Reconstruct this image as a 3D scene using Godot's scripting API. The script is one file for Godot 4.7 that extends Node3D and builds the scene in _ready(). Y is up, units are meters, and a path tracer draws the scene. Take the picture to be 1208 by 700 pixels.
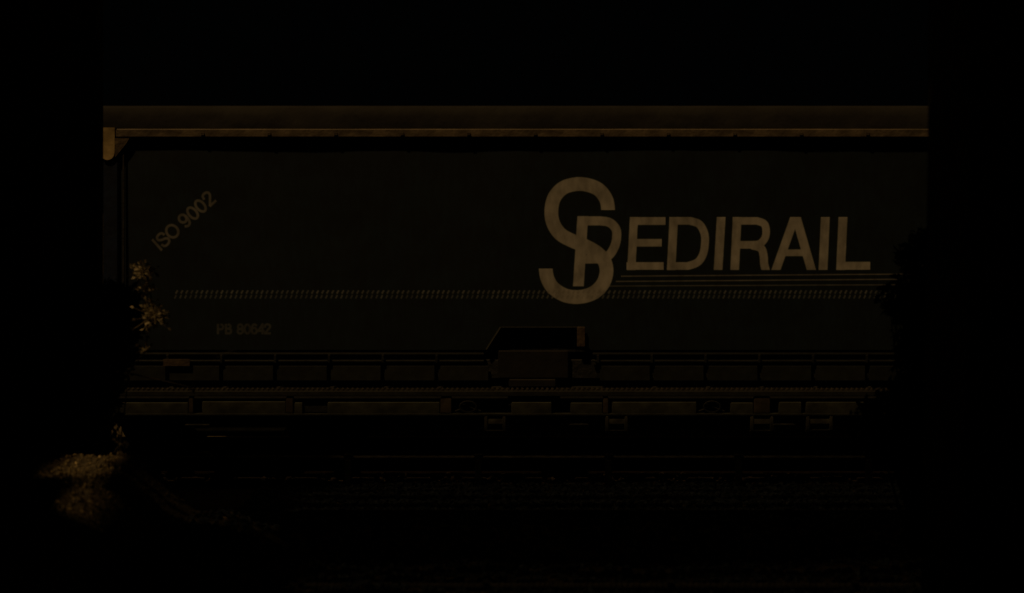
extends Node3D

# The place is laid out in metres: rail top at y = 0, train side at z = -16, camera at the origin 2.7 m up.
const EYE := 2.7
const FOC := 1792.0
const LAMP_DIR := Vector3(-0.35, 1.0, 0.45)
const GROUND := -0.19

var used := {}
var rng := RandomNumberGenerator.new()

# ---------------------------------------------------------------- helpers
func numbered(called: String) -> String:
	if not used.has(called):
		used[called] = 0
		return called
	used[called] += 1
	return "%s_%03d" % [called, used[called]]

func tag(o: Node, label: String, category: String, group := "") -> void:
	o.set_meta("label", label)
	o.set_meta("category", category)
	if group != "":
		o.set_meta("group", group)

func thing(called: String, label: String, category: String, at := Vector3.ZERO, group := "") -> Node3D:
	var o := Node3D.new()
	o.name = numbered(called)
	add_child(o)
	o.position = at
	tag(o, label, category, group)
	return o

func begin() -> SurfaceTool:
	var st := SurfaceTool.new()
	st.begin(Mesh.PRIMITIVE_TRIANGLES)
	return st

func part(called: String, mesh: Mesh, mat: Material, parent: Node, at := Vector3.ZERO) -> MeshInstance3D:
	var o := MeshInstance3D.new()
	o.name = called
	o.mesh = mesh
	o.material_override = mat
	parent.add_child(o, true)
	o.position = at
	return o

func add_box(st: SurfaceTool, c: Vector3, s: Vector3, b := Basis.IDENTITY) -> void:
	# a box with small chamfers, so that its edges catch light
	var h := s * 0.5
	var k: float = minf(minf(h.x, minf(h.y, h.z)) * 0.3, 0.012)
	var corners := {}
	for ix in [-1, 1]:
		for iy in [-1, 1]:
			for iz in [-1, 1]:
				var sg := Vector3(ix, iy, iz)
				corners[[ix, iy, iz, 0]] = c + b * (sg * (h - Vector3(0, k, k)))
				corners[[ix, iy, iz, 1]] = c + b * (sg * (h - Vector3(k, 0, k)))
				corners[[ix, iy, iz, 2]] = c + b * (sg * (h - Vector3(k, k, 0)))
	for ax in 3:
		var u := (ax + 1) % 3
		var v := (ax + 2) % 3
		for s1 in [-1, 1]:
			var q := []
			for e in [[-1, -1], [1, -1], [1, 1], [-1, 1]]:
				var key := [0, 0, 0, ax]
				key[ax] = s1; key[u] = e[0]; key[v] = e[1]
				q.append(corners[key])
			quad_out(st, q[0], q[1], q[2], q[3], c)
	for ax in 3:
		var u := (ax + 1) % 3
		var v := (ax + 2) % 3
		for su in [-1, 1]:
			for sv in [-1, 1]:
				var k1 := [0, 0, 0, u]; var k2 := [0, 0, 0, u]; var k3 := [0, 0, 0, v]; var k4 := [0, 0, 0, v]
				for kk in [k1, k2, k3, k4]:
					kk[u] = su; kk[v] = sv
				k1[ax] = -1; k2[ax] = 1; k3[ax] = 1; k4[ax] = -1
				quad_out(st, corners[k1], corners[k2], corners[k3], corners[k4], c)

func tri_out(st: SurfaceTool, a: Vector3, b: Vector3, d: Vector3, c: Vector3) -> void:
	var n := (b - a).cross(d - a)
	if n.dot((a + b + d) / 3.0 - c) > 0.0:    # clockwise seen from outside
		st.add_vertex(a); st.add_vertex(d); st.add_vertex(b)
	else:
		st.add_vertex(a); st.add_vertex(b); st.add_vertex(d)

func quad_out(st: SurfaceTool, a: Vector3, b: Vector3, d: Vector3, e: Vector3, c: Vector3) -> void:
	tri_out(st, a, b, d, c)
	tri_out(st, a, d, e, c)

func finish(st: SurfaceTool, smooth := false) -> ArrayMesh:
	if not smooth:
		st.set_smooth_group(-1)
	st.generate_normals()
	return st.commit()

func box_mesh(s: Vector3) -> ArrayMesh:
	var st := begin()
	st.set_smooth_group(-1)
	add_box(st, Vector3.ZERO, s)
	return finish(st)

func add_tube(st: SurfaceTool, a: Vector3, b: Vector3, ra: float, rb: float, n := 8) -> void:
	var d := (b - a)
	if d.length() < 1e-5:
		return
	d = d.normalized()
	var u := d.cross(Vector3.UP if absf(d.y) < 0.9 else Vector3.RIGHT).normalized()
	var v := d.cross(u)
	var c := (a + b) * 0.5
	for i in n:
		var t0 := TAU * i / n
		var t1 := TAU * (i + 1) / n
		var e0 := u * cos(t0) + v * sin(t0)
		var e1 := u * cos(t1) + v * sin(t1)
		quad_out(st, a + e0 * ra, a + e1 * ra, b + e1 * rb, b + e0 * rb, c)
		tri_out(st, a, a + e0 * ra, a + e1 * ra, c)
		tri_out(st, b, b + e0 * rb, b + e1 * rb, c)

func add_prism(st: SurfaceTool, poly: PackedVector2Array, z0: float, z1: float) -> void:
	# a polygon in the x-y plane given depth from z0 to z1
	var idx := Geometry2D.triangulate_polygon(poly)
	var mid := Vector3.ZERO
	for p in poly:
		mid += Vector3(p.x, p.y, 0)
	mid /= poly.size()
	mid.z = (z0 + z1) * 0.5
	for i in range(0, idx.size(), 3):
		for z in [z0, z1]:
			var a := Vector3(poly[idx[i]].x, poly[idx[i]].y, z)
			var b := Vector3(poly[idx[i + 1]].x, poly[idx[i + 1]].y, z)
			var d := Vector3(poly[idx[i + 2]].x, poly[idx[i + 2]].y, z)
			tri_out(st, a, b, d, Vector3(a.x, a.y, (z0 + z1) * 0.5))
	for i in poly.size():
		var p := poly[i]
		var q := poly[(i + 1) % poly.size()]
		quad_out(st, Vector3(p.x, p.y, z0), Vector3(q.x, q.y, z0), Vector3(q.x, q.y, z1), Vector3(p.x, p.y, z1), mid)

func at(px: float, py: float, d: float) -> Vector3:
	return Vector3((px - 604.0) / FOC * d, EYE - (py - 247.0) / FOC * d, -d)

func lin(r: float, g: float, b: float) -> Color:
	return Color(r, g, b).linear_to_srgb()

func noise_tex(seed_no: int, freq: float, lo: float, hi: float, w := 512, h := 512, stretch := 0.0) -> NoiseTexture2D:
	var n := FastNoiseLite.new()
	n.seed = seed_no
	n.frequency = freq
	n.fractal_octaves = 5
	if stretch > 0.0:
		n.domain_warp_enabled = true
		n.domain_warp_amplitude = stretch
	var t := NoiseTexture2D.new()
	t.width = w; t.height = h
	t.seamless = true
	t.noise = n
	var g := Gradient.new()
	g.set_color(0, Color(lo, lo, lo)); g.set_color(1, Color(hi, hi, hi))
	t.color_ramp = g
	return t

func bump_tex(seed_no: int, freq: float, strength: float) -> NoiseTexture2D:
	var t := noise_tex(seed_no, freq, 0.0, 1.0)
	t.color_ramp = null
	t.as_normal_map = true
	t.bump_strength = strength
	return t

var grime: NoiseTexture2D
var grain: NoiseTexture2D
var rough_bump: NoiseTexture2D

func mat(c: Color, rough := 0.8, metal := 0.0, scale := 1.0, bump := 0.4, tex: Texture2D = null) -> StandardMaterial3D:
	var m := StandardMaterial3D.new()
	m.albedo_color = c
	m.roughness = rough
	m.metallic = metal
	m.albedo_texture = tex if tex else grime
	m.uv1_triplanar = true
	m.uv1_world_triplanar = true
	m.uv1_scale = Vector3.ONE * scale
	if bump > 0.0:
		m.normal_enabled = true
		m.normal_texture = rough_bump
		m.normal_scale = bump
	return m

# ---------------------------------------------------------------- the print on the tarpaulin
const TX0 := 140.0     # sheet edges, in pixels of a 112 px per metre drawing
const TX1 := 1640.0
const TY0 := 160.0
const TY1 := 413.0
const TS := 2048.0 / (TX1 - TX0)

func seg_dist(p: Vector2, a: Vector2, b: Vector2, first: bool, last: bool) -> float:
	var ab := b - a
	var l := ab.length()
	var d := ab / l
	var t := (p - a).dot(d)
	var s := absf((p - a).dot(Vector2(-d.y, d.x)))
	if t < 0.0:
		return 1e6 if first and t < -0.7 else (p - a).length()
	if t > l:
		return 1e6 if last and t > l + 0.7 else (p - b).length()
	return s

func stroke(img: Image, pts: Array, width: float, c: Color, strength := 1.0, top := -1e9, low := 1e9, cut: Array[Rect2] = []) -> void:
	var lo := Vector2(1e9, 1e9)
	var hi := -lo
	for p: Vector2 in pts:
		lo = lo.min(p); hi = hi.max(p)
	var pad := width * 0.5 + 2.0
	var x0: int = maxi(0, int((lo.x - pad - TX0) * TS))
	var x1: int = mini(img.get_width() - 1, int((hi.x + pad - TX0) * TS))
	var y0: int = maxi(0, int((lo.y - pad - TY0) * TS))
	var y1: int = mini(img.get_height() - 1, int((hi.y + pad - TY0) * TS))
	var n := pts.size()
	var closed: bool = pts[0].distance_to(pts[n - 1]) < 0.01
	for y in range(y0, y1 + 1):
		for x in range(x0, x1 + 1):
			var p := Vector2((x + 0.5) / TS + TX0, (y + 0.5) / TS + TY0)
			var d := 1e6
			for i in n - 1:
				d = minf(d, seg_dist(p, pts[i], pts[i + 1], i == 0 and not closed, i == n - 2 and not closed))
			var a := clampf((width * 0.5 - d) * TS / 1.6 + 0.5, 0.0, 1.0) * strength
			a *= clampf((p.y - top) * TS + 0.5, 0.0, 1.0) * clampf((low - p.y) * TS + 0.5, 0.0, 1.0)
			for q in cut:
				if q.has_point(p):
					a = 0.0
			if a > 0.0:
				img.set_pixel(x, y, img.get_pixel(x, y).lerp(c, a))

func spline(pts: Array, k := 6) -> Array:
	var out := []
	var n := pts.size()
	for i in n - 1:
		var p0: Vector2 = pts[maxi(i - 1, 0)]
		var p1: Vector2 = pts[i]
		var p2: Vector2 = pts[i + 1]
		var p3: Vector2 = pts[mini(i + 2, n - 1)]
		for j in k:
			out.append(p1.cubic_interpolate(p2, p0, p3, float(j) / k))
	out.append(pts[n - 1])
	return out

func arc(c: Vector2, r: Vector2, a0: float, a1: float, n := 14) -> Array:
	var out := []
	for i in n + 1:
		var t := deg_to_rad(lerpf(a0, a1, float(i) / n))
		out.append(c + Vector2(cos(t) * r.x, sin(t) * r.y))
	return out

# glyphs in a box one unit high, y down, as open strokes
func glyph(ch: String) -> Array:
	match ch:
		"I": return [[Vector2(0.12, 0), Vector2(0.12, 1)]]
		"S": return [spline([Vector2(0.66, 0.28), Vector2(0.58, 0.08), Vector2(0.36, 0.02), Vector2(0.12, 0.1), Vector2(0.08, 0.3), Vector2(0.28, 0.46), Vector2(0.52, 0.54), Vector2(0.68, 0.7), Vector2(0.62, 0.9), Vector2(0.38, 0.99), Vector2(0.12, 0.93), Vector2(0.04, 0.72)], 3)]
		"O": return [arc(Vector2(0.46, 0.5), Vector2(0.42, 0.48), 0, 360, 20)]
		"0": return [arc(Vector2(0.32, 0.5), Vector2(0.29, 0.48), 0, 360, 18)]
		"9": return [arc(Vector2(0.32, 0.32), Vector2(0.27, 0.3), 0, 360, 16), spline([Vector2(0.6, 0.3), Vector2(0.6, 0.6), Vector2(0.5, 0.88), Vector2(0.28, 0.98), Vector2(0.08, 0.86)], 4)]
		"2": return [spline([Vector2(0.04, 0.3), Vector2(0.1, 0.08), Vector2(0.32, 0.0), Vector2(0.56, 0.1), Vector2(0.58, 0.32), Vector2(0.34, 0.62), Vector2(0.03, 0.96)], 4), [Vector2(0.02, 0.96), Vector2(0.62, 0.96)]]
		"6": return [arc(Vector2(0.32, 0.68), Vector2(0.27, 0.3), 0, 360, 16), spline([Vector2(0.05, 0.7), Vector2(0.05, 0.4), Vector2(0.16, 0.1), Vector2(0.36, 0.01), Vector2(0.56, 0.12)], 4)]
		"8": return [arc(Vector2(0.32, 0.26), Vector2(0.24, 0.25), 0, 360, 16), arc(Vector2(0.32, 0.74), Vector2(0.28, 0.25), 0, 360, 16)]
		"4": return [[Vector2(0.48, 1), Vector2(0.48, 0), Vector2(0.02, 0.7), Vector2(0.64, 0.7)]]
		"P": return [[Vector2(0.06, 1), Vector2(0.06, 0)], [Vector2(0.06, 0.03), Vector2(0.42, 0.03)] + arc(Vector2(0.42, 0.28), Vector2(0.2, 0.25), -90, 90, 8) + [Vector2(0.06, 0.53)]]
		"B": return [[Vector2(0.06, 1), Vector2(0.06, 0)], [Vector2(0.06, 0.03), Vector2(0.36, 0.03)] + arc(Vector2(0.36, 0.25), Vector2(0.2, 0.22), -90, 90, 8) + [Vector2(0.06, 0.47)], [Vector2(0.06, 0.47), Vector2(0.4, 0.47)] + arc(Vector2(0.4, 0.72), Vector2(0.22, 0.25), -90, 90, 8) + [Vector2(0.06, 0.97)]]
	return []

func write(img: Image, text: String, start: Vector2, angle: float, h: float, offs: Array, w: float, c: Color, a := 1.0) -> void:
	var r := deg_to_rad(angle)
	for i in text.length():
		for s: Array in glyph(text[i]):
			var q := []
			for p: Vector2 in s:
				q.append(start + (Vector2(offs[i], 0) + p * h).rotated(-r))
			stroke(img, q, w, c, a)

func make_print() -> ImageTexture:
	var img := Image.create(2048, int((TY1 - TY0) * TS), false, Image.FORMAT_RGB8)
	var n1 := FastNoiseLite.new(); n1.seed = 5; n1.frequency = 0.006; n1.fractal_octaves = 4
	var n2 := FastNoiseLite.new(); n2.seed = 9; n2.frequency = 0.05; n2.fractal_octaves = 3
	for y in img.get_height():
		for x in img.get_width():
			var k := 1.0 + 0.35 * n1.get_noise_2d(x, y * 2.5) + 0.2 * n2.get_noise_2d(x * 2.0, y * 0.4)
			img.set_pixel(x, y, lin(0.0066 * k, 0.0165 * k, 0.024 * k))
	var white := lin(0.6, 0.6, 0.57)
	var grey := lin(0.31, 0.32, 0.32)
	# the hatched band: two rows of small slanted dashes
	var xx := 207.0
	while xx < TX1 - 20.0:
		var k := rng.randf_range(0.7, 1.0)
		stroke(img, [Vector2(xx + 0.2, 345.7), Vector2(xx + 2.0, 343.0)], 2.3, grey, 0.85 * k)
		stroke(img, [Vector2(xx - 1.2, 351.6), Vector2(xx + 0.4, 348.9)], 2.1, grey, 0.75 * k)
		stroke(img, [Vector2(xx - 0.3, 349.0), Vector2(xx + 0.8, 346.0)], 1.7, grey, 0.32 * k)
		xx += 5.94
	# three thin rules
	var rule := lin(0.42, 0.39, 0.37)
	stroke(img, [Vector2(733, 325.8), Vector2(1085, 323.2)], 1.5, rule, 0.85)
	stroke(img, [Vector2(727, 332.0), Vector2(1085, 329.2)], 1.5, rule, 0.85)
	stroke(img, [Vector2(719, 337.4), Vector2(1085, 335.8)], 1.4, rule, 0.7)
	# big S
	stroke(img, spline([Vector2(717.5, 258), Vector2(717.5, 248.3), Vector2(715, 235), Vector2(706, 223.5), Vector2(692, 218), Vector2(678, 217.5), Vector2(664, 222), Vector2(654, 233), Vector2(650.5, 248), Vector2(652.5, 263), Vector2(661, 276), Vector2(675, 284), Vector2(691, 290.5), Vector2(704, 298), Vector2(713, 308), Vector2(715.5, 321), Vector2(711, 335), Vector2(700, 345.5), Vector2(684, 350.2), Vector2(667, 348.5), Vector2(653, 340), Vector2(646, 329), Vector2(643.8, 316.8), Vector2(643.8, 307)]), 16.6, white, 1.0, -1e9, 1e9, [Rect2(703, 248.2, 35, 25), Rect2(628, 297, 27, 19.8)])
	xx = 640.0
	while xx < 718.0:
		stroke(img, [Vector2(xx + 0.2, 345.7), Vector2(xx + 2.0, 343.0)], 2.3, lin(0.3, 0.29, 0.26), 0.3)
		stroke(img, [Vector2(xx - 1.2, 351.6), Vector2(xx + 0.4, 348.9)], 2.1, lin(0.3, 0.29, 0.26), 0.3)
		xx += 5.94
	# P laced through it
	stroke(img, [Vector2(688.1, 246), Vector2(681.7, 348)], 13, white, 1.0, 255, 337.8)
	stroke(img, [Vector2(683, 260.6)] + spline([Vector2(708, 260.6), Vector2(719, 262.5), Vector2(726.5, 270), Vector2(727.5, 280), Vector2(725, 291), Vector2(718.5, 301), Vector2(708, 305.4)]) + [Vector2(684, 305.6)], 11, white)
	# EDIRAIL, leaning a little
	var t := 246.0
	var b := 328.0
	stroke(img, [Vector2(748.51, t), Vector2(744.32, b)], 10, white, 1.0, 255.9, 318.6)
	stroke(img, [Vector2(744, 260.7), Vector2(784.2, 260.7)], 9.6, white, 1.0, 255.9, 318.6)
	stroke(img, [Vector2(744, 286.4), Vector2(780.4, 286.4)], 9.3, white, 1.0, 255.9, 318.6)
	stroke(img, [Vector2(740, 313.9), Vector2(782.4, 313.9)], 9.4, white, 1.0, 255.9, 318.6)
	stroke(img, [Vector2(795.51, t), Vector2(791.32, b)], 10.4, white, 1.0, 255.9, 318.6)
	stroke(img, [Vector2(790, 260.5)] + spline([Vector2(814, 260.5), Vector2(825, 264.5), Vector2(831, 275), Vector2(831.8, 287), Vector2(829.5, 300), Vector2(823, 309.5), Vector2(811, 314)]) + [Vector2(788, 314)], 9.6, white, 1.0, 255.9, 318.6)
	stroke(img, [Vector2(851.58, t), Vector2(846.75, b)], 10.6, white, 1.0, 255.9, 318.6)
	stroke(img, [Vector2(870.27, t), Vector2(866.35, b)], 10.6, white, 1.0, 255.9, 318.6)
	stroke(img, [Vector2(865, 260.6)] + spline([Vector2(893, 260.6), Vector2(901.5, 264), Vector2(904, 272), Vector2(902.5, 281), Vector2(896.5, 287.5), Vector2(888, 288.8)]) + [Vector2(868, 288.8)], 9.3, white, 1.0, 255.9, 318.6)
	stroke(img, spline([Vector2(888, 289.5), Vector2(898, 293), Vector2(901, 302), Vector2(901.6, 311), Vector2(903.5, 319), Vector2(905, b)]), 10, white, 1.0, 255.9, 318.6)
	stroke(img, [Vector2(941.55, t), Vector2(912.13, b)], 10.6, white, 1.0, 255.9, 318.6)
	stroke(img, [Vector2(936.76, t), Vector2(960.30, b)], 10.8, white, 1.0, 255.9, 318.6)
	stroke(img, [Vector2(923, 298.2), Vector2(952, 298.2)], 8.2, white, 1.0, 255.9, 318.6)
	stroke(img, [Vector2(974.43, t), Vector2(970.90, b)], 10.8, white, 1.0, 255.9, 318.6)
	stroke(img, [Vector2(995.24, t), Vector2(991.58, b)], 10.8, white, 1.0, 255.9, 318.6)
	stroke(img, [Vector2(988, 313.6), Vector2(1026, 313.6)], 9.8, white, 1.0, 255.9, 318.6)
	# slanted certificate text and the small registration number
	write(img, "ISO 9002", Vector2(178.3, 284.2), 41.8, 16.0, [0.0, 5.6, 18.6, 0, 40.0, 53.0, 65.5, 78.5], 3.3, lin(0.26, 0.26, 0.25), 0.95)
	write(img, "PB 80642", Vector2(256, 382.6), 0.0, 11.0, [0.0, 9.5, 0, 23.5, 32.0, 40.2, 48.2, 55.8], 3.0, lin(0.1, 0.11, 0.115), 0.95)
	# wear: the paint is rubbed and the whole sheet is streaked with dirt
	for y in img.get_height():
		for x in img.get_width():
			var c := img.get_pixel(x, y).srgb_to_linear()
			var w := 0.86 + 0.3 * n1.get_noise_2d(x * 3.0 + 900, y * 3.0) + 0.25 * n2.get_noise_2d(x * 1.2, y * 0.5 + 400)
			w = clampf(w, 0.45, 1.1)
			img.set_pixel(x, y, Color(c.r * w, c.g * w, c.b * w).linear_to_srgb())
	img.generate_mipmaps()
	return ImageTexture.create_from_image(img)

# ---------------------------------------------------------------- ground
var gnoise := FastNoiseLite.new()

func ground_h(x: float, z: float) -> float:
	var h := GROUND
	var back := smoothstep(-14.6, -13.3, z)
	var crest := smoothstep(-13.35, -12.6, z)
	h += (0.36 * smoothstep(-1.6, -2.4, x) + 0.46 * smoothstep(-2.55, -3.2, x)) * crest
	h += 2.3 * smoothstep(-19.3, -20.8, z) * smoothstep(-40.0, -26.0, z)  # bank added behind the train, keeps the view under the wagon dark
	h += gnoise.get_noise_2d(x * 60.0, z * 60.0) * 0.05 * back
	h += gnoise.get_noise_2d(x * 14.0 + 300.0, z * 14.0) * 0.07 * back
	return h

func steps(stops: Array) -> PackedFloat32Array:
	var out := PackedFloat32Array()
	for s in stops:
		var v: float = s[0]
		while v < s[1] - 1e-4:
			out.append(v)
			v += s[2]
	out.append(stops[-1][1])
	return out

func make_ground() -> void:
	var xs := steps([[-500, -100, 100], [-100, -20, 20], [-20, -6, 2], [-6, 6, 0.08], [6, 20, 2], [20, 100, 20], [100, 500, 100]])
	var zs := steps([[-900, -100, 100], [-100, -30, 10], [-30, -22, 2], [-22, -18, 0.3], [-18, -15, 0.5], [-15, -6, 0.09], [-6, 20, 2]])
	var st := begin()
	var nx := xs.size()
	for z in zs:
		for x in xs:
			st.add_vertex(Vector3(x, ground_h(x, z), z))
	for j in zs.size() - 1:
		for i in nx - 1:
			var a := j * nx + i
			for k in [a, a + 1, a + nx, a + 1, a + nx + 1, a + nx]:
				st.add_index(k)
	var m := mat(lin(0.28, 0.235, 0.14), 0.95, 0.0, 0.9, 1.0, grain)
	var o := part("ground", finish(st, true), m, self)
	o.set_meta("kind", "structure")
	tag(o, "dark earth and gravel ground in front of the train", "ground")

func stone_mesh(seed_no: int) -> ArrayMesh:
	var r := RandomNumberGenerator.new(); r.seed = seed_no
	var pts := []
	var phi := (1.0 + sqrt(5.0)) / 2.0
	for s in [-1, 1]:
		for t in [-1, 1]:
			pts.append(Vector3(0, s, t * phi)); pts.append(Vector3(s, t * phi, 0)); pts.append(Vector3(t * phi, 0, s))
	for i in pts.size():
		pts[i] = pts[i].normalized() * r.randf_range(0.75, 1.15) * Vector3(1, 0.7, 0.9)
	var st := begin()
	st.set_smooth_group(-1)
	for i in 12:
		for j in range(i + 1, 12):
			for k in range(j + 1, 12):
				var a: Vector3 = pts[i].normalized(); var b: Vector3 = pts[j].normalized(); var c: Vector3 = pts[k].normalized()
				if a.dot(b) > 0.2 and b.dot(c) > 0.2 and a.dot(c) > 0.2:
					tri_out(st, pts[i], pts[j], pts[k], Vector3.ZERO)
	return finish(st)

func scatter(called: String, mesh: Mesh, m: Material, spots: Array, colours: Array) -> MultiMeshInstance3D:
	var mm := MultiMesh.new()
	mm.transform_format = MultiMesh.TRANSFORM_3D
	mm.use_colors = true
	mm.mesh = mesh
	mm.instance_count = spots.size()
	for i in spots.size():
		mm.set_instance_transform(i, spots[i])
		mm.set_instance_color(i, colours[i])
	var o := MultiMeshInstance3D.new()
	o.name = called
	o.multimesh = mm
	o.material_override = m
	add_child(o, true)
	o.set_meta("kind", "stuff")
	return o

func rand_basis(s: float) -> Basis:
	return Basis.from_euler(Vector3(rng.randf() * TAU, rng.randf() * TAU, rng.randf() * TAU)).scaled(Vector3.ONE * s)

func tinted() -> StandardMaterial3D:
	var m := StandardMaterial3D.new()
	m.vertex_color_use_as_albedo = true
	m.roughness = 0.9
	return m

# ---------------------------------------------------------------- foliage
func add_leaf(st: SurfaceTool, p: Vector3, dir: Vector3, side: Vector3, l: float, w: float, c: Color) -> void:
	st.set_color(c)
	var n := dir.cross(side).normalized()
	var tip := p + dir * l - n * l * 0.12
	var a := p + dir * l * 0.45 + side * w * 0.5 + n * l * 0.06
	var b := p + dir * l * 0.45 - side * w * 0.5 + n * l * 0.06
	var mid := p + dir * l * 0.5
	for q in [p, a, mid, a, tip, mid, p, mid, b, b, mid, tip]:
		st.add_vertex(q)

func leaf_mat() -> StandardMaterial3D:
	var m := StandardMaterial3D.new()
	m.vertex_color_use_as_albedo = true
	m.roughness = 0.6
	m.cull_mode = BaseMaterial3D.CULL_DISABLED
	m.backlight_enabled = true
	m.backlight = lin(0.03, 0.03, 0.01)
	return m

func rand_dir() -> Vector3:
	var v := Vector3(rng.randfn(), rng.randfn(), rng.randfn())
	return v.normalized()

func shrub(called: String, label: String, outline: PackedVector2Array, d: float, thick: float, count: int, root_px: Vector2, bark: Material) -> void:
	var base := at(root_px.x, root_px.y, d)
	base.y = ground_h(base.x, -d) - 0.03
	var o := thing(called, label, "shrub", base)
	var lo := Vector2(1e9, 1e9)
	var hi := -lo
	for p in outline:
		lo = lo.min(p); hi = hi.max(p)
	var st := begin()
	st.set_smooth_group(-1)
	var twigs := begin()
	twigs.set_smooth_group(-1)
	var made := 0
	while made < count:
		var c := Vector2(rng.randf_range(lo.x, hi.x), rng.randf_range(lo.y, hi.y))
		if not Geometry2D.is_point_in_polygon(c, outline):
			continue
		var anchor := at(c.x, c.y, d + rng.randf_range(-thick, thick)) - base
		anchor.x = (c.x - 604.0) / FOC * d - base.x
		anchor.y = EYE - (c.y - 247.0) / FOC * d - base.y
		var shade := rng.randf_range(0.6, 1.3)
		for k in 6:
			var dir := (rand_dir() + Vector3(0, -0.2, 0)).normalized()
			var side := dir.cross(rand_dir()).normalized()
			add_leaf(st, anchor + rand_dir() * 0.03, dir, side, rng.randf_range(0.05, 0.1), rng.randf_range(0.025, 0.05), Color(0.03 * shade, 0.045 * shade, 0.02 * shade))
			made += 1
		if rng.randf() < 0.05:
			var foot := Vector3(rng.randf_range(-0.15, 0.15), 0.1, rng.randf_range(-0.15, 0.15))
			var mid := foot.lerp(anchor, 0.55) + Vector3(0, 0.2, 0)
			add_tube(twigs, foot, mid, 0.016, 0.01, 5)
			add_tube(twigs, mid, anchor, 0.01, 0.003, 5)
	part("foliage", finish(st), leaf_mat(), o)
	part("stem", finish(twigs), bark, o)

# ---------------------------------------------------------------- the train
func tarp_z(x: float, y: float) -> float:
	var v := gnoise.get_noise_2d(x * 34.0, y * 12.0) * 0.012 + gnoise.get_noise_2d(x * 9.0 + 70.0, y * 7.0) * 0.016
	return v * smoothstep(3.52, 3.2, y)

func sheet_bottom(px: float) -> float:
	# the curtain rises over the lifting pocket
	var k := 1.0 - clampf(maxf(590.0 - px, px - 681.0) / 15.0, 0.0, 1.0)
	return lerpf(413.0, 387.0, k)

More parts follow.
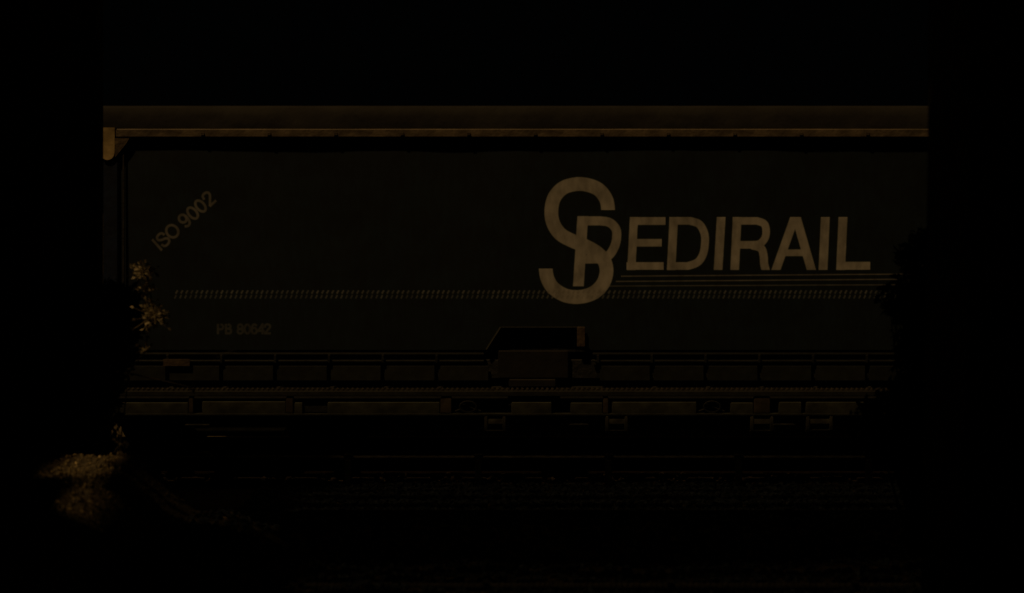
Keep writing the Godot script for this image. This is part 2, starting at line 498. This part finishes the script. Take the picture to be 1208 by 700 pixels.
func make_body() -> void:
	var base := at(120, 455, 16.0)
	base = Vector3(9.3 * 0.5 - 4.32 * 0.5, base.y, -17.25)
	var o := thing("swap_body", "long dark curtain-sided freight container with large pale SPEDIRAIL lettering, riding on the flat wagon", "container", base)
	var put := func(called: String, m: Mesh, material: Material, p := Vector3.ZERO) -> MeshInstance3D:
		return part(called, m, material, o, p - base)
	# curtain
	var st := begin()
	var cols := []
	var x := TX0
	while x < TX1:
		cols.append(x)
		x += 5.0 if x > 560.0 and x < 710.0 else 12.0
	cols.append(TX1)
	var rows := 24
	for c: float in cols:
		for j in rows + 1:
			var py := lerpf(TY0, sheet_bottom(c), float(j) / rows)
			var p := at(c, py, 16.0)
			p.z += tarp_z(p.x, p.y)
			st.set_uv(Vector2((c - TX0) / (TX1 - TX0), (py - TY0) / (TY1 - TY0)))
			st.add_vertex(p)
	for i in cols.size() - 1:
		for j in rows:
			var a := i * (rows + 1) + j
			for k in [a, a + rows + 1, a + 1, a + 1, a + rows + 1, a + rows + 2]:
				st.add_index(k)
	st.generate_normals()
	var tm := StandardMaterial3D.new()
	tm.albedo_texture = make_print()
	tm.roughness = 0.62
	tm.texture_filter = BaseMaterial3D.TEXTURE_FILTER_LINEAR_WITH_MIPMAPS_ANISOTROPIC
	put.call("curtain", st.commit(), tm).set_meta("label", "dark curtain with pale SPEDIRAIL logo, ISO 9002 text and hatched band")

	# shell behind the curtain: floor, far side, ends
	var dark := mat(lin(0.03, 0.035, 0.04), 0.7, 0.0, 0.7)
	var blue := mat(lin(0.008, 0.022, 0.07), 0.6, 0.0, 0.7, 0.1)
	put.call("floor", box_mesh(Vector3(13.5, 0.12, 2.46)), dark, Vector3(base.x, at(0, 443, 16).y, -17.28))
	put.call("far_side", box_mesh(Vector3(13.5, 2.55, 0.04)), dark, Vector3(base.x, 2.25, -18.51))
	for e in [-4.27, 9.25]:
		put.call("end_wall", box_mesh(Vector3(0.06, 2.6, 2.3)), blue, Vector3(e, 2.2, -17.28))
	# roof cover hanging over the side
	st = begin()
	var prof := [[0.004, 3.545], [0.006, 3.60], [-0.003, 3.68], [-0.014, 3.765], [-0.035, 3.784], [-0.09, 3.794], [-0.5, 3.82], [-1.25, 3.84], [-2.0, 3.82], [-2.46, 3.79], [-2.5, 3.74], [-2.5, 3.54]]
	var nseg := 110
	for i in nseg + 1:
		var fx := lerpf(-4.335, 9.31, float(i) / nseg)
		for j in prof.size():
			var sag := gnoise.get_noise_2d(fx * 30.0, j * 9.0) * 0.012 if j < 4 else 0.0
			var droop := gnoise.get_noise_2d(fx * 12.0 + 50.0, 3.0) * 0.012 if j < 2 else 0.0
			st.add_vertex(Vector3(fx, prof[j][1] + droop, -16.0 + 0.05 + prof[j][0] + sag) - base)
	for i in nseg:
		for j in prof.size() - 1:
			var a := i * prof.size() + j
			for k in [a, a + 1, a + prof.size(), a + 1, a + prof.size() + 1, a + prof.size()]:
				st.add_index(k)
	st.generate_normals()
	part("roof_cover", st.commit(), mat(lin(0.036, 0.037, 0.033), 0.8, 0.0, 0.22, 0.15), o)
	# top rail with its fixing eyes
	var steel := mat(lin(0.27, 0.22, 0.15), 0.6, 0.0, 0.5, 0.3)
	var rail_y := at(0, 157.3, 15.95).y
	put.call("top_rail", box_mesh(Vector3(13.3, 0.093, 0.09)), steel, Vector3(base.x, rail_y, -15.975))
	var eyem := mat(lin(0.13, 0.11, 0.08), 0.6)
	var eye := box_mesh(Vector3(0.035, 0.03, 0.014))
	for i in 17:
		var ex := at(239.0 + i * 78.5, 0, 15.93).x
		if ex < 9.1:
			put.call("rail_eye", eye, eyem, Vector3(ex, rail_y - 0.008, -15.924))
	# corner fittings: a cast block with a gusset
	var yellow := mat(lin(0.85, 0.66, 0.32), 0.55, 0.0, 0.4, 0.15)
	for s in [0, 1]:
		var flip := 1.0 if s == 0 else -1.0
		var cx := -4.32 if s == 0 else 9.3
		st = begin(); st.set_smooth_group(-1)
		var w := 0.15
		add_prism(st, PackedVector2Array([Vector2(0, 0), Vector2(w * flip, 0), Vector2(w * flip, -0.25), Vector2(w * 0.95 * flip, -0.295), Vector2(w * 0.8 * flip, -0.325), Vector2(w * 0.6 * flip, -0.34), Vector2(w * 0.38 * flip, -0.34), Vector2(w * 0.16 * flip, -0.32), Vector2(0.004 * flip, -0.28)]), -0.17, 0.0)
		var cf: MeshInstance3D = put.call("corner_fitting", finish(st), yellow, Vector3(cx, at(0, 150.5, 15.93).y, -15.93))
		cf.set_meta("label", "yellowish cast corner block under the roof edge")
		st = begin(); st.set_smooth_group(-1)
		add_prism(st, PackedVector2Array([Vector2(0, 0), Vector2(0.15 * flip, 0), Vector2(0.115 * flip, -0.06), Vector2(0.0, -0.2)]), -0.06, 0.0)
		part("gusset", finish(st), mat(lin(0.2, 0.15, 0.085), 0.7), cf, Vector3((w + 0.003) * flip, -0.112, -0.004))
		put.call("corner_post", box_mesh(Vector3(0.16, 2.35, 0.14)), blue, Vector3(cx + 0.1 * flip, 2.03, -16.03))
		put.call("edge_rope", box_mesh(Vector3(0.018, 2.1, 0.018)), mat(lin(0.045, 0.045, 0.035)), Vector3(cx + 0.235 * flip, 2.25, -15.965))
	# bottom edge: two bars, hooks and a row of flaps
	var flapm := mat(lin(0.017, 0.023, 0.019), 0.7, 0.0, 0.8, 0.1)
	var barm := mat(lin(0.03, 0.036, 0.032), 0.6, 0.1, 1.0, 0.1)
	for seg in [[136.0, 571.0], [699.0, 1640.0]]:
		var a := at(seg[0], 417.5, 16.0)
		var b := at(seg[1], 417.5, 16.0)
		put.call("tension_bar", box_mesh(Vector3(b.x - a.x, 0.022, 0.03)), barm, Vector3((a.x + b.x) / 2, a.y, -15.985))
		put.call("lower_bar", box_mesh(Vector3(b.x - a.x, 0.02, 0.034)), barm, Vector3((a.x + b.x) / 2, at(0, 426, 16).y, -15.985))
	put.call("bottom_rail", box_mesh(Vector3(13.5, 0.2, 0.05)), dark, Vector3(base.x, at(0, 436, 16).y, -16.05))
	var fl := box_mesh(Vector3(0.525, 0.155, 0.02))
	var hk := box_mesh(Vector3(0.026, 0.085, 0.025))
	for i in 24:
		var px := 134.0 + 63.5 * i
		if px + 32.0 < 560.0 or px + 32.0 > 712.0:
			var f: MeshInstance3D = put.call("flap", fl, flapm, at(px + 31.75, 440.5, 15.985))
			f.rotation.x = rng.randf_range(-0.05, 0.02)
		if px < 566.0 or px > 700.0:
			put.call("strap_hook", hk, barm, at(px, 423.5, 15.955))
	# lifting pocket
	put.call("pocket_back", box_mesh(Vector3(1.14, 0.26, 0.03)), dark, at(635.5, 401, 16.12))
	var redm := mat(lin(0.015, 0.014, 0.011), 0.75, 0.0, 0.6, 0.1)
	var lp: MeshInstance3D = put.call("lifting_plate", box_mesh(Vector3(0.74, 0.29, 0.05)), redm, at(629, 430, 15.985))
	lp.set_meta("label", "rust brown lifting plate below the trapezoid pocket")
	put.call("lifting_foot", box_mesh(Vector3(0.5, 0.085, 0.07)), redm, at(628, 452, 15.97))
	st = begin(); st.set_smooth_group(-1)
	add_tube(st, at(591, 386.5, 15.97), at(574, 413, 15.97), 0.016, 0.016, 6)
	var bead: MeshInstance3D = part("pocket_edge", finish(st), mat(lin(0.05, 0.055, 0.045)), o, -base)
	st = begin(); st.set_smooth_group(-1)
	add_tube(st, at(591, 386.5, 15.97), at(681, 386.5, 15.97), 0.009, 0.009, 6)
	part("pocket_edge", finish(st), mat(lin(0.025, 0.03, 0.025)), o, -base)
	var guide: MeshInstance3D = put.call("lit_pocket_guide", box_mesh(Vector3(0.085, 0.21, 0.03)), mat(lin(0.14, 0.1, 0.065)), at(685.5, 397.5, 15.95))  # pale colour stands for light caught on the side flap
	guide.set_meta("label", "pale upright guide at the right of the lifting pocket, light painted into its colour")
	put.call("marker_plate", box_mesh(Vector3(0.28, 0.075, 0.012)), mat(lin(0.11, 0.08, 0.05)), at(208, 428, 15.945))
	# floor bearers between container and wagon
	for bx in [200.0, 430.0, 830.0, 1010.0, 1300.0, 1500.0]:
		put.call("bearer", box_mesh(Vector3(0.2, 0.12, 2.2)), dark, Vector3(at(bx, 0, 16).x, 0.84, -17.25))

func make_wagon() -> void:
	var base := Vector3(2.5, 0, -17.25)
	var o := thing("flat_wagon", "low brown flat railway wagon carrying the lettered container", "railway wagon", base)
	var put := func(called: String, m: Mesh, material: Material, p := Vector3.ZERO) -> MeshInstance3D:
		return part(called, m, material, o, p - base)
	var d := 15.88
	var brown := mat(lin(0.085, 0.098, 0.075), 0.75, 0.0, 0.6, 0.12)
	var brown2 := mat(lin(0.11, 0.09, 0.055), 0.75, 0.0, 0.8, 0.15)
	var darkm := mat(lin(0.024, 0.028, 0.026), 0.8, 0.0, 1.0, 0.2)
	var x0 := -5.2
	var x1 := 10.6
	# box in drawing pixels on the wagon side
	var plate := func(called: String, a: float, t: float, b: float, bt: float, thick: float, material: Material, proud := 0.0) -> MeshInstance3D:
		var p := at(a, t, d)
		var q := at(b, bt, d)
		return put.call(called, box_mesh(Vector3(q.x - p.x, p.y - q.y, thick)), material, Vector3((p.x + q.x) / 2, (p.y + q.y) / 2, -d + proud - thick / 2))
	put.call("deck", box_mesh(Vector3(x1 - x0, 0.05, 2.5)), darkm, Vector3((x0 + x1) / 2, at(0, 461, d).y, -17.26))
	put.call("deck_edge", box_mesh(Vector3(x1 - x0, 0.062, 0.1)), darkm, Vector3((x0 + x1) / 2, at(0, 464.5, d).y, -d - 0.03))
	# row of small studs along the deck edge, far too many and small to part singly
	var st := begin(); st.set_smooth_group(-1)
	var px := 150.0
	while px < 1500.0:
		var p := at(px, 460.3, d)
		add_box(st, Vector3(p.x, p.y + 0.004, -d - 0.01), Vector3(0.026, 0.034, 0.04), Basis(Vector3(0, 0, 1), -0.4))
		px += 5.9
	var studs: MeshInstance3D = part("stud_row", finish(st), mat(lin(0.095, 0.085, 0.065), 0.6), o, -base)
	studs.set_meta("kind", "stuff")
	# side sill in lengths, with gaps and pockets where the photograph shows them
	for s in [[60, 222], [238, 337], [347, 357], [386, 519], [603, 651], [673, 711], [722, 822], [862, 889], [919, 946], [951, 1240], [1255, 1590]]:
		plate.call("side_sill", s[0], 474.5 + rng.randf_range(-0.8, 0.8), s[1], 489.5, 0.05, brown)
	plate.call("sill_backing", 40, 470, 1700, 487, 0.03, darkm, -0.12)
	plate.call("bottom_flange", 40, 488.2, 1700, 490.4, 0.10, brown, 0.012)
	for s in [[337, 346], [519.5, 533], [711.5, 718], [889.5, 909], [1240, 1254], [222.5, 228]]:
		plate.call("sill_post", s[0], 468.5, s[1], 488, 0.06, brown2, 0.008)
	plate.call("cover_plate", 358, 477, 385.5, 487, 0.02, darkm, -0.03)
	plate.call("tool_box", 599, 469, 652, 480, 0.12, darkm, -0.02)
	# brake rigging crosses, seen as small lattices in the gaps
	for c in [[552.0, 480.0], [840.0, 480.0]]:
		st = begin(); st.set_smooth_group(-1)
		for s in [-1, 1]:
			add_tube(st, at(c[0] - 15, 480 - 6 * s, d) + Vector3(0, 0, -0.03), at(c[0] + 15, 480 + 6 * s, d) + Vector3(0, 0, -0.03), 0.012, 0.012, 6)
		for k in 14:
			var t0 := TAU * k / 14
			var t1 := TAU * (k + 1) / 14
			add_tube(st, at(c[0] + cos(t0) * 10, 480 + sin(t0) * 6.5, d), at(c[0] + cos(t1) * 10, 480 + sin(t1) * 6.5, d), 0.008, 0.008, 5)
		part("brake_gear", finish(st), darkm, o, -base)
	var galv := mat(lin(0.26, 0.27, 0.22), 0.6, 0.0, 0.8, 0.15)
	# hanging brackets and footsteps below the sill
	var hang := func(a: float, b: float, top: float, bottom: float, open: bool) -> void:
		var g := begin(); g.set_smooth_group(-1)
		var p := at(a, top, d); var q := at(b, bottom, d)
		var w := q.x - p.x
		var h := p.y - q.y
		var c := Vector3((p.x + q.x) / 2, (p.y + q.y) / 2, -d)
		add_box(g, c + Vector3(0, -h / 2 + 0.018, 0.0), Vector3(w, 0.034, 0.1))
		if open:
			add_box(g, c + Vector3(0, h * 0.2, -0.02), Vector3(w * 0.94, h * 0.34, 0.03))
			for s in [-1, 1]:
				add_box(g, c + Vector3(s * (w / 2 - 0.02), 0, -0.012), Vector3(0.036, h, 0.04))
		part("footstep", finish(g), galv, o, -base)
	hang.call(571, 597, 491, 512, true)
	hang.call(714, 741, 491, 512, true)
	hang.call(885, 913, 491, 512, true)
	hang.call(951, 983, 491, 511.5, true)
	hang.call(218, 247, 491, 505, false)
	hang.call(672, 694, 491, 504.5, false)
	hang.call(912, 938, 491, 504.5, false)
	# underframe
	for s in [-1, 1]:
		put.call("long_beam", box_mesh(Vector3(x1 - x0 - 0.4, 0.3, 0.12)), darkm, Vector3((x0 + x1) / 2, 0.6, -17.25 + s * 0.35))
	for s in [x0 + 0.08, x1 - 0.08]:
		put.call("end_beam", box_mesh(Vector3(0.14, 0.34, 2.3)), darkm, Vector3(s, 0.62, -17.25))
		for k in [-0.875, 0.875]:
			st = begin(); st.set_smooth_group(-1)
			var out := -1.0 if s < 0 else 1.0
			var c := Vector3(s + out * 0.08, 0.7, -17.25 + k)
			add_tube(st, c, c + Vector3(out * 0.32, 0, 0), 0.1, 0.09, 12)
			add_tube(st, c + Vector3(out * 0.32, 0, 0), c + Vector3(out * 0.36, 0, 0), 0.22, 0.2, 16)
			part("buffer", finish(st), darkm, o, -base)
	# bogies, deep in the shade under the deck
	var wheel := begin(); wheel.set_smooth_group(-1)
	add_tube(wheel, Vector3(0, 0, -0.065), Vector3(0, 0, 0.06), 0.455, 0.445, 28)
	add_tube(wheel, Vector3(0, 0, -0.095), Vector3(0, 0, -0.065), 0.485, 0.485, 28)
	add_tube(wheel, Vector3(0, 0, 0.06), Vector3(0, 0, 0.11), 0.14, 0.12, 14)
	var wm := finish(wheel)
	var rust := mat(lin(0.06, 0.045, 0.032), 0.6, 0.4, 2.0)
	for bx in [-2.9, 8.2]:
		st = begin(); st.set_smooth_group(-1)
		for s in [-1, 1]:
			add_prism(st, PackedVector2Array([Vector2(-1.25, 0.42), Vector2(-0.55, 0.42), Vector2(-0.4, 0.28), Vector2(0.4, 0.28), Vector2(0.55, 0.42), Vector2(1.25, 0.42), Vector2(1.2, 0.58), Vector2(0.5, 0.66), Vector2(-0.5, 0.66), Vector2(-1.2, 0.58)]), s * 1.0 - 0.05, s * 1.0 + 0.05)
		add_box(st, Vector3(0, 0.52, 0), Vector3(0.3, 0.22, 1.88))
		var bg := part("bogie", finish(st), darkm, o, Vector3(bx, 0, -17.25) - base)
		for wx in [-0.9, 0.9]:
			for s in [-1, 1]:
				var w := part("wheel", wm, rust, bg, Vector3(wx, 0.46, s * 0.75))
				if s < 0:
					w.rotation.y = PI
				part("axle_box", box_mesh(Vector3(0.24, 0.24, 0.14)), darkm, bg, Vector3(wx, 0.46, s * 1.12))
			var ax := begin(); ax.set_smooth_group(-1)
			add_tube(ax, Vector3(wx, 0.46, -0.69), Vector3(wx, 0.46, 0.69), 0.08, 0.08, 12)
			part("axle", finish(ax), darkm, bg)

func make_track() -> void:
	var o := thing("railway_track", "railway track of two rails on concrete sleepers under the container wagon", "railway track", Vector3(0, GROUND, -17.25))
	var prof := PackedVector2Array([Vector2(-0.07, -0.155), Vector2(0.07, -0.155), Vector2(0.07, -0.14), Vector2(0.012, -0.12), Vector2(0.012, -0.045), Vector2(0.035, -0.035), Vector2(0.035, -0.004), Vector2(0.03, 0), Vector2(-0.03, 0), Vector2(-0.035, -0.004), Vector2(-0.035, -0.035), Vector2(-0.012, -0.045), Vector2(-0.012, -0.12), Vector2(-0.07, -0.14)])
	var rustm := mat(lin(0.11, 0.07, 0.04), 0.7, 0.2, 1.5)
	for s in [1, -1]:
		var st := begin(); st.set_smooth_group(-1)
		add_prism(st, prof, -30, 30)
		var r := part("rail", finish(st), rustm, o, Vector3(0, -GROUND, s * 0.7525))
		r.rotation.y = PI / 2
	var sl := box_mesh(Vector3(0.26, 0.17, 2.6))
	var conc := mat(lin(0.12, 0.105, 0.085), 0.9, 0.0, 1.2)
	for i in 34:
		part("sleeper", sl, conc, o, Vector3(-10.0 + i * 0.6, -0.05, 0.0))

func make_conduit(py: float, label: String, r: float) -> void:
	var d := (EYE - GROUND - r) * FOC / (py - 247.0)
	var o := thing("cable_conduit", label, "cable conduit", Vector3(0, GROUND + r, -d), "ribbed conduits laid along the track")
	# one ribbed pipe, laid straight on the ground
	var st := begin()
	var nseg := 12
	var x := -2.0
	var pitch := 0.0445
	var n := int(6.6 / pitch)
	var ring := func(xx: float, rr: float) -> void:
		for k in nseg + 1:
			var t := TAU * k / nseg
			st.add_vertex(Vector3(xx, cos(t) * rr, sin(t) * rr))
	var nr := 0
	for i in n:
		for e in [[0.0, r * 0.78], [0.18, r], [0.55, r], [0.73, r * 0.78]]:
			ring.call(x + i * pitch + e[0] * pitch, e[1]); nr += 1
	for i in nr - 1:
		for k in nseg:
			var a := i * (nseg + 1) + k
			for q in [a, a + 1, a + nseg + 1, a + 1, a + nseg + 2, a + nseg + 1]:
				st.add_index(q)
	st.generate_normals()
	part("pipe", st.commit(), mat(lin(0.2, 0.19, 0.15), 0.6, 0.0, 1.0, 0.2), o)
	var clip := box_mesh(Vector3(0.05, 0.012, r * 3.4))
	for i in 5:
		part("clip", clip, mat(lin(0.1, 0.09, 0.07), 0.6), o, Vector3(-1.6 + i * 1.4, r + 0.004, 0))

func make_rodding() -> void:
	var o := thing("signal_rod", "thin straight steel rod on short stools, running along the foot of the wagon's track", "signal rod", Vector3(0, GROUND, -15.75))
	var m := mat(lin(0.3, 0.3, 0.25), 0.6, 0.0, 1.0, 0.1)
	var st := begin()
	add_tube(st, Vector3(-5.0, 0, 0), Vector3(6.0, 0, 0), 0.02, 0.02, 10)
	part("rod", finish(st), m, o, Vector3(0, 0.315, 0))
	var dk := mat(lin(0.05, 0.05, 0.045), 0.8)
	for i in 8:
		var sx := -4.4 + i * 1.35
		part("stool", box_mesh(Vector3(0.07, 0.29, 0.05)), dk, o, Vector3(sx, 0.15, 0))
		part("cap", box_mesh(Vector3(0.09, 0.016, 0.07)), dk, o, Vector3(sx, 0.343, 0))

func make_bridge() -> void:
	var o := thing("overpass", "dark concrete overpass with black piers left and right, unseen deck placed to shade foreground", "bridge", Vector3(0, GROUND, -8))
	var conc := mat(lin(0.09, 0.088, 0.08), 0.9, 0.0, 0.5, 0.8)
	var put := func(called: String, a: Vector3, b: Vector3) -> void:
		part(called, box_mesh(b - a), conc, o, (a + b) / 2 - o.position)
	var h0 := 5.2
	var h1 := 5.5
	var xl := -24.0
	var xr := 24.0
	# deck slabs, out of view, shading the foreground; openings placed to let light through
	var g := 0.004
	var open := [[-4.5, -4.08, -11.34, -10.72], [-5.33, -4.84, -10.75, -9.6], [-5.02, -4.80, -10.1, -9.2], [-4.85, -4.65, -9.3, -8.4], [-4.72, -3.85, -10.3, -10.152], [-4.72, -3.95, -10.02, -9.873]]   # aimed at the leaves and lit verge: x from, to, z from, to
	for z in [-13.42, -13.17, -12.87, -12.47, -12.07]:  # narrow openings, placed to lay faint light bands on the middle ground
		open.append([-4.05, 2.4, z, z + 0.137])
	for z in [-9.87, -9.47, -9.07]:  # likewise for the bands nearest the camera
		open.append([-3.6, 2.1, z, z + 0.137])
	var cuts := [-13.66, 10.0]
	for q: Array in open:
		cuts.append(q[2]); cuts.append(q[3])
	cuts.sort()
	for k in cuts.size() - 1:
		var z0: float = cuts[k]
		var z1: float = cuts[k + 1]
		if z1 - z0 < 0.001:
			continue
		var gaps := []
		for q: Array in open:
			if q[2] < z0 + 0.0005 and q[3] > z1 - 0.0005:
				gaps.append([q[0], q[1]])
		gaps.sort()
		var from := xl
		for q: Array in gaps:
			if q[0] > from:
				put.call("unseen_deck_slab", Vector3(from, h0, z0), Vector3(q[0], h1, z1 - g))
			from = maxf(from, q[1])
		put.call("unseen_deck_slab", Vector3(from, h0, z0), Vector3(xr, h1, z1 - g))
	# piers with a slight batter
	for p in [[-10.0, -3.635, -3.635, -13.5, -13.3], [9.0, 2.713, 2.655, -9.9, -9.0]]:
		var st := begin(); st.set_smooth_group(-1)
		add_prism(st, PackedVector2Array([Vector2(p[0], GROUND - 0.3), Vector2(p[2], GROUND - 0.3), Vector2(p[1], 3.2), Vector2(p[1], h0 - 0.003), Vector2(p[0], h0 - 0.003)]), p[3], p[4])
		part("pier", finish(st), conc, o, -o.position)

# ---------------------------------------------------------------- scene
func _ready() -> void:
	rng.seed = 20
	gnoise.seed = 3; gnoise.frequency = 0.02; gnoise.fractal_octaves = 4
	var cam := Camera3D.new()
	cam.projection = Camera3D.PROJECTION_FRUSTUM
	cam.near = 0.05
	cam.far = 2000.0
	cam.size = 0.05 * 700.0 / FOC
	cam.frustum_offset = Vector2(0, -0.05 * (350.0 - 247.0) / FOC)
	cam.position = Vector3(0, EYE, 0)
	add_child(cam)
	cam.current = true
	# an open lens focused on the train leaves the piers and shrubs soft
	var lens := CameraAttributesPhysical.new()
	lens.frustum_near = 0.05
	lens.frustum_far = 2000.0
	lens.frustum_focal_length = 50.0
	lens.frustum_focus_distance = 17.8
	lens.exposure_aperture = 0.9
	cam.attributes = lens
	cam.size = 0.05 * 700.0 / FOC
	cam.frustum_offset = Vector2(0, -0.05 * (350.0 - 247.0) / FOC)

	var sky_m := ProceduralSkyMaterial.new()
	sky_m.sky_top_color = lin(0.0002, 0.0003, 0.00035)
	sky_m.sky_horizon_color = lin(0.0003, 0.00035, 0.00035)
	sky_m.ground_bottom_color = lin(0.0003, 0.0003, 0.0003)
	sky_m.ground_horizon_color = lin(0.0004, 0.0004, 0.0004)
	sky_m.sun_angle_max = 0.0
	var sky := Sky.new()
	sky.sky_material = sky_m
	var e := Environment.new()
	e.background_mode = Environment.BG_SKY
	e.sky = sky
	e.tonemap_mode = Environment.TONE_MAPPER_LINEAR
	e.tonemap_exposure = 1.0
	e.sdfgi_enabled = true; e.ssao_enabled = true; e.ssil_enabled = true
	var we := WorldEnvironment.new()
	we.environment = e
	add_child(we)
	var unseen_lamp := DirectionalLight3D.new()  # stands for an unseen amber lamp, high at the front left
	unseen_lamp.light_energy = 0.2
	unseen_lamp.light_color = lin(1.0, 0.59, 0.23)
	unseen_lamp.light_angular_distance = 2.0
	unseen_lamp.shadow_enabled = true
	unseen_lamp.look_at_from_position(LAMP_DIR, Vector3.ZERO)
	add_child(unseen_lamp)

	grime = noise_tex(11, 0.012, 0.55, 1.0)
	grain = noise_tex(12, 0.03, 0.25, 1.0)
	rough_bump = bump_tex(13, 0.03, 6.0)

	make_ground()
	make_bridge()
	make_track()
	make_rodding()
	make_wagon()
	make_body()

	# gravel along the track, clods and pale chips on the raised verge
	var sm := stone_mesh(4)
	var spots := []
	var cols := []
	for i in 14000:
		var z := rng.randf_range(-15.95, -13.9) if rng.randf() < 0.6 else rng.randf_range(-13.9, -10.2)
		var x := rng.randf_range(-2.6, 4.4)
		var s := rng.randf_range(0.018, 0.042)
		spots.append(Transform3D(rand_basis(s), Vector3(x, ground_h(x, z) + s * 0.3, z)))
		var k := rng.randf_range(0.5, 1.4)
		cols.append(Color(0.075 * k, 0.1 * k, 0.13 * k))
	for i in 5000:
		var x := rng.randf_range(-5.0, 5.0)
		var z := rng.randf_range(-18.6, -15.8)
		var s := rng.randf_range(0.02, 0.045)
		spots.append(Transform3D(rand_basis(s), Vector3(x, GROUND + s * 0.3, z)))
		var k := rng.randf_range(0.5, 1.4)
		cols.append(Color(0.12 * k, 0.1 * k, 0.08 * k))
	var bal := scatter("ballast", sm, tinted(), spots, cols)
	tag(bal, "dark stone ballast spread beside and under the track", "ballast")
	spots = []; cols = []
	for i in 9000:
		var z := rng.randf_range(-13.6, -9.2)
		var x := rng.randf_range(-4.6, -2.2)
		var s := 0.005 + 0.02 * pow(rng.randf(), 3.0)
		spots.append(Transform3D(rand_basis(s), Vector3(x, ground_h(x, z) + s * 0.3, z)))
		var k := rng.randf_range(0.35, 1.2)
		if rng.randf() < 0.03:
			k = 3.0
		cols.append(Color(0.27 * k, 0.22 * k, 0.11 * k))
	var clods := scatter("rubble", stone_mesh(8), tinted(), spots, cols)
	tag(clods, "small amber-lit stones and chips scattered on the raised verge at lower left", "rubble")
	# thin weeds on the verge
	var st := begin()
	for i in 5200:
		var z := rng.randf_range(-12.2, -9.4)
		var x := rng.randf_range(-4.4, -2.3)
		var g := gnoise.get_noise_2d(x * 90.0, z * 90.0)
		if g < -0.05 and z < -11.4:
			continue
		var p := Vector3(x, ground_h(x, z) - 0.01, z)
		var dir := (Vector3(rng.randfn() * 0.5, 1.0, rng.randfn() * 0.5)).normalized()
		var k := rng.randf_range(0.6, 1.5)
		add_leaf(st, p, dir, dir.cross(rand_dir()).normalized(), rng.randf_range(0.03, 0.1), 0.012, Color(0.06 * k, 0.055 * k, 0.025 * k))
	st.generate_normals()
	var gr := part("grass", st.commit(), leaf_mat(), self)
	gr.set_meta("kind", "stuff")
	tag(gr, "sparse dark weeds growing on the verge at lower left", "grass")

	make_conduit(605.0, "ribbed cable conduit nearer the train, seen as the dotted line mid-ground", 0.035)
	make_conduit(692.0, "ribbed cable conduit nearest the camera, along the bottom edge", 0.03)

	# black shrubs against the piers
	var bark := mat(lin(0.04, 0.03, 0.022), 0.9)
	shrub("shrub", "dark leafy shrub in front of the left pier, hiding the end of the wagon",
		PackedVector2Array([Vector2(100, 335), Vector2(140, 334), Vector2(158, 343), Vector2(165, 362), Vector2(168, 390), Vector2(162, 412), Vector2(151, 426), Vector2(144, 450), Vector2(139, 480), Vector2(134, 510), Vector2(128, 538), Vector2(60, 540), Vector2(60, 400)]),
		13.15, 0.2, 6500, Vector2(105, 538), bark)
	shrub("shrub", "dark leafy shrub on bare stems at right, covering the ends of the pale rules",
		PackedVector2Array([Vector2(1096, 266), Vector2(1080, 282), Vector2(1068, 302), Vector2(1070, 328), Vector2(1045, 341), Vector2(1046, 357), Vector2(1056, 370), Vector2(1067, 388), Vector2(1067, 425), Vector2(1060, 456), Vector2(1024, 479), Vector2(1008, 494), Vector2(1006, 514), Vector2(1020, 532), Vector2(1052, 542), Vector2(1120, 542), Vector2(1130, 300)]),
		12.5, 0.35, 8000, Vector2(1092, 600), bark)

	# the lit plant beside the left shrub: each tuft is a part
	var foot := at(163, 540, 12.75)
	foot.y = ground_h(foot.x, foot.z)
	var o := thing("flowering_plant", "tall thin plant with amber-lit leaf tufts at the right edge of the left shrub", "plant", foot)
	var stems := begin(); stems.set_smooth_group(-1)
	var last := Vector3(0, -0.03, 0)
	for t in [[140, 525, 7, 10, 20], [150, 440, 6, 8, 8], [171, 414, 6, 6, 10], [171, 321, 11, 9, 90], [174, 340, 7, 8, 45], [181, 373, 13, 13, 140], [224, 458, 3, 4, 6]]:
		var c := at(t[0], t[1], 12.6) - foot
		if t[0] > 200:
			last = at(150, 440, 12.7) - foot
		add_tube(stems, last, c + Vector3(0, 0, -0.05), 0.007, 0.005, 5)
		last = c + Vector3(0, 0, -0.05)
		st = begin(); st.set_smooth_group(-1)
		for k in t[4]:
			var off := Vector3(rng.randfn() * t[2], rng.randfn() * t[3], rng.randfn() * t[2]) * 0.0038
			var dir := (off.normalized() + Vector3(0, -0.15, 0) + rand_dir() * 0.5).normalized()
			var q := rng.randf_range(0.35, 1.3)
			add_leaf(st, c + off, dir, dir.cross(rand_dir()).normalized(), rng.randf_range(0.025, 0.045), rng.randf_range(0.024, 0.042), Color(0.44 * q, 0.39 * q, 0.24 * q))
			add_tube(st, c + off.limit_length(0.01), c + off, 0.002, 0.002, 3)
		part("leaf_tuft", finish(st), leaf_mat(), o)
	part("stem", finish(stems), bark, o)
